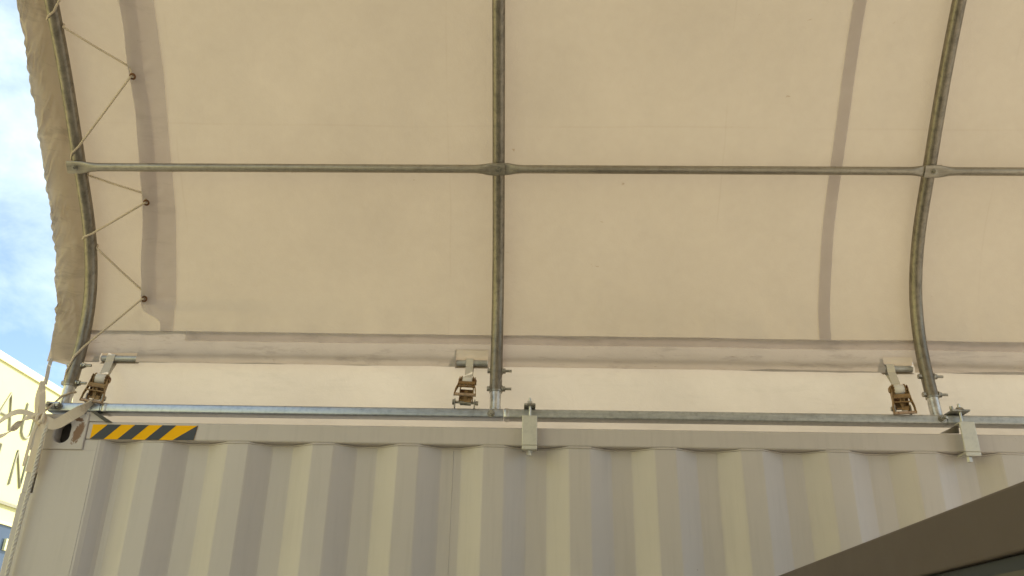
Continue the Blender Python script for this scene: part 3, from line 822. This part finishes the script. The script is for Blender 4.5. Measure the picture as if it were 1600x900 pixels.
# upper thin twisted part from the tarpaulin rim
b = MB(); up_ = [P(-1.647, 2.782, 2.803), P(-1.625, 2.742, 2.758), P(-1.606, 2.713, 2.722), P(-1.592, 2.690, 2.683)]
b.ribbon(up_, .012, [V((.55, .8, 0)) for _ in up_], .003); b.build("upper_strand", M_rope2, st)
# gathered bundle above the knot: several overlapping pleats
for q in range(4):
    dx = (-.010, -.003, .005, .011)[q]; b = MB()
    bp = cat_rom([P(-1.600+dx*.2, 2.688-.002*q, 2.690), P(-1.596+dx*.8, 2.684-.003*(q % 2), 2.65), P(-1.588+dx, 2.682-.004*(q % 2), 2.61), P(-1.580+dx*.8, 2.682, 2.578), P(-1.570+dx*.3, 2.682, 2.562)], 6)
    n = len(bp); b.ribbon(bp, [.010+.009*math.sin(PI*min(1, i/n*.8+.12)) for i in range(n)], [V((1, -.5+.4*q, 0)) for _ in bp], .002)
    b.build("pleat", M_strap, st)
# knot
b = MB()
kn = [P(-1.575+.016*math.cos(a)*(1+.2*math.sin(3*a)), 2.682+.012*math.sin(2*a), 2.560+.013*math.sin(a)) for a in [2*PI*i/28 for i in range(29)]]
b.tube(kn, .0062, 8)
kn = [P(-1.568+.010*math.sin(a), 2.676+.008*math.cos(2*a), 2.562+.017*math.cos(a)) for a in [2*PI*i/28 for i in range(29)]]
b.tube(kn, .0055, 8); b.build("knot", M_strap, st)
# webbing from the ratchet down to the knot
b = MB(); wp = cat_rom([P(-1.432, 2.722, 2.636), P(-1.452, 2.705, 2.606), P(-1.480, 2.696, 2.580), P(-1.512, 2.690, 2.553), P(-1.533, 2.684, 2.545), P(-1.553, 2.680, 2.556), P(-1.567, 2.680, 2.566)], 6)
n = len(wp); b.ribbon(wp, [.034-.016*max(0, (i/n-.75)/.25) for i in range(n)], [V((.62, .0, 1)) for _ in wp], .002); b.build("webbing_tail", M_strap, st)
# two loose loops to the left
b = MB(); lp = cat_rom([P(-1.572, 2.680, 2.560), P(-1.600, 2.672, 2.574), P(-1.640, 2.665, 2.580), P(-1.672, 2.66, 2.562), P(-1.705, 2.66, 2.527), P(-1.75, 2.67, 2.470), P(-1.78, 2.68, 2.42)], 7)
n = len(lp); b.ribbon(lp, [.012+.016*min(1, i/n*1.7) for i in range(n)], [V((.3, .55-.5*i/n, .8)) for i in range(n)], .002); b.build("loose_loop", M_strap, st)
b = MB(); lp = cat_rom([P(-1.575, 2.678, 2.556), P(-1.600, 2.668, 2.563), P(-1.622, 2.66, 2.545), P(-1.642, 2.655, 2.515), P(-1.668, 2.655, 2.497), P(-1.700, 2.66, 2.489), P(-1.745, 2.67, 2.48), P(-1.80, 2.69, 2.43)], 7)
n = len(lp); b.ribbon(lp, [.010+.016*min(1, i/n*2) for i in range(n)], [V((.6, .35, .75)) for i in range(n)], .002); b.build("loose_loop", M_strap, st)
# ends hanging below the knot
for q, (pts, w_) in enumerate([([P(-1.570, 2.684, 2.560), P(-1.566, 2.686, 2.52), P(-1.566, 2.692, 2.46), P(-1.569, 2.70, 2.42), P(-1.573, 2.704, 2.392)], [.018, .026, .034, .036, .034]),
                               ([P(-1.575, 2.679, 2.555), P(-1.586, 2.680, 2.51), P(-1.592, 2.688, 2.46), P(-1.597, 2.695, 2.41)], [.008, .009, .009, .008]),
                               ([P(-1.565, 2.677, 2.555), P(-1.552, 2.682, 2.515), P(-1.553, 2.690, 2.47), P(-1.556, 2.7, 2.44)], [.012, .014, .012, .010])]):
    b = MB(); pp = cat_rom(pts, 5); ww = [w_[min(int(i/5), len(w_)-1)] for i in range(len(pp))]
    b.ribbon(pp, ww, [V((1, .15, .1)) for _ in pp], .002); b.build("hanging_end", M_strap, st)
# shackle bolt behind the knot
b = MB(); b.cyl((-1.565, 2.728, 2.616), (-1.565, 2.706, 2.616), .0085, 12); b.cyl((-1.545, 2.718, 2.624), (-1.583, 2.712, 2.624), .0065, 12); b.cyl((-1.588, 2.715, 2.618), (-1.575, 2.712, 2.606), .0055, 10); b.box(-1.575, -1.555, 2.706, 2.724, 2.608, 2.622)
tag(b.build("shackle", M_stub), "small shiny shackle bolt at the foot of the left end hoop", "shackle")

# ------------------------------------------------------------------ building with raised letters
bld = thing("building", "cream rendered building with large thin metal letters behind the container's left corner", "building", (-8, 13, 0))
def B(x, y, z): return (x+8, y-13, z)
b = MB(); b.box(-6, 0, -33, 14, 0, 6.07); bl = b.build("wall", M_wall, bld)  # stretch behind the viewer is unseen, added for warm bounce light
b = MB(); b.box(-6.05, .03, -33.05, 14.05, 6.074, 6.19); b.build("parapet_cap", M_cap, bld)
b = MB(); b.box(.002, .045, -33, 14, 4.075, 4.12); b.build("ledge", M_let, bld)
for y0, y1 in ((-6.0, -3.0), (-2.0, 1.7), (2.3, 5.6)):
    b = MB(); b.box(.004, .05, y0, y1, 1.2, 3.785); wn = b.build("window", M_glass, bld)
    f = MB()
    for ya, yb in ((y0-.05, y0), (y1, y1+.05)): f.box(.003, .08, ya, yb, 1.15, 3.835)
    f.box(.003, .08, y0, y1, 3.787, 3.835); f.box(.003, .1, y0, y1, 1.15, 1.198); f.box(.052, .075, (y0+y1)/2-.03, (y0+y1)/2+.03, 1.2, 3.785)
    f.build("frame", M_cap, wn)
b = MB(); b.box(.052, .09, .40, .62, 3.43, 3.60); b.build("wall_plate", M_cap, bld)
def letter(strokes, lab):
    b = MB()
    for stq in strokes:
        pts = [B(-7.990, y, z) for y, z in stq]
        b.tube(pts, .021, 8)
        for p in (pts[0], pts[-1]): b.cyl((p[0]-.012, p[1], p[2]), (p[0], p[1], p[2]), .02, 8)
    o = b.build("letter", M_let, bld); o['label'] = lab
letter([[(12.42, 5.145), (12.669, 5.685), (12.87, 5.165)], [(12.52, 5.345), (12.81, 5.345)]], "raised thin metal letter A")
letter([[(13.17, 5.67), (13.172, 5.30), (13.19, 5.215), (13.25, 5.16), (13.318, 5.143), (13.39, 5.16), (13.445, 5.215), (13.463, 5.30), (13.465, 5.66)]], "raised thin metal letter U")
letter([[(13.216, 4.40), (13.229, 4.915), (13.521, 4.40), (13.547, 4.91)]], "raised thin metal letter N")
letter([[(12.46, 4.40), (12.46, 4.915), (12.75, 4.40), (12.76, 4.91)]], "raised metal letter cut by the picture's left edge")

# ------------------------------------------------------------------ dark cabinet at lower right
cab = thing("metal_cabinet", "dark brown metal cabinet edge slanting across the bottom right corner", "cabinet", (.65, .9, 0))
b = MB(); b.box(0, .62, -.85, 1.55, 1.988, 2.072); bev(b.build("top_fascia", M_fascia, cab), .004, 3)
b = MB(); b.box(.012, .60, -.83, 1.53, 1.968, 1.987); b.build("rubber_seal", M_blk, cab)
b = MB(); b.box(.004, .61, -.84, 1.54, .02, 1.967); b.build("side_panel", M_panel, cab)
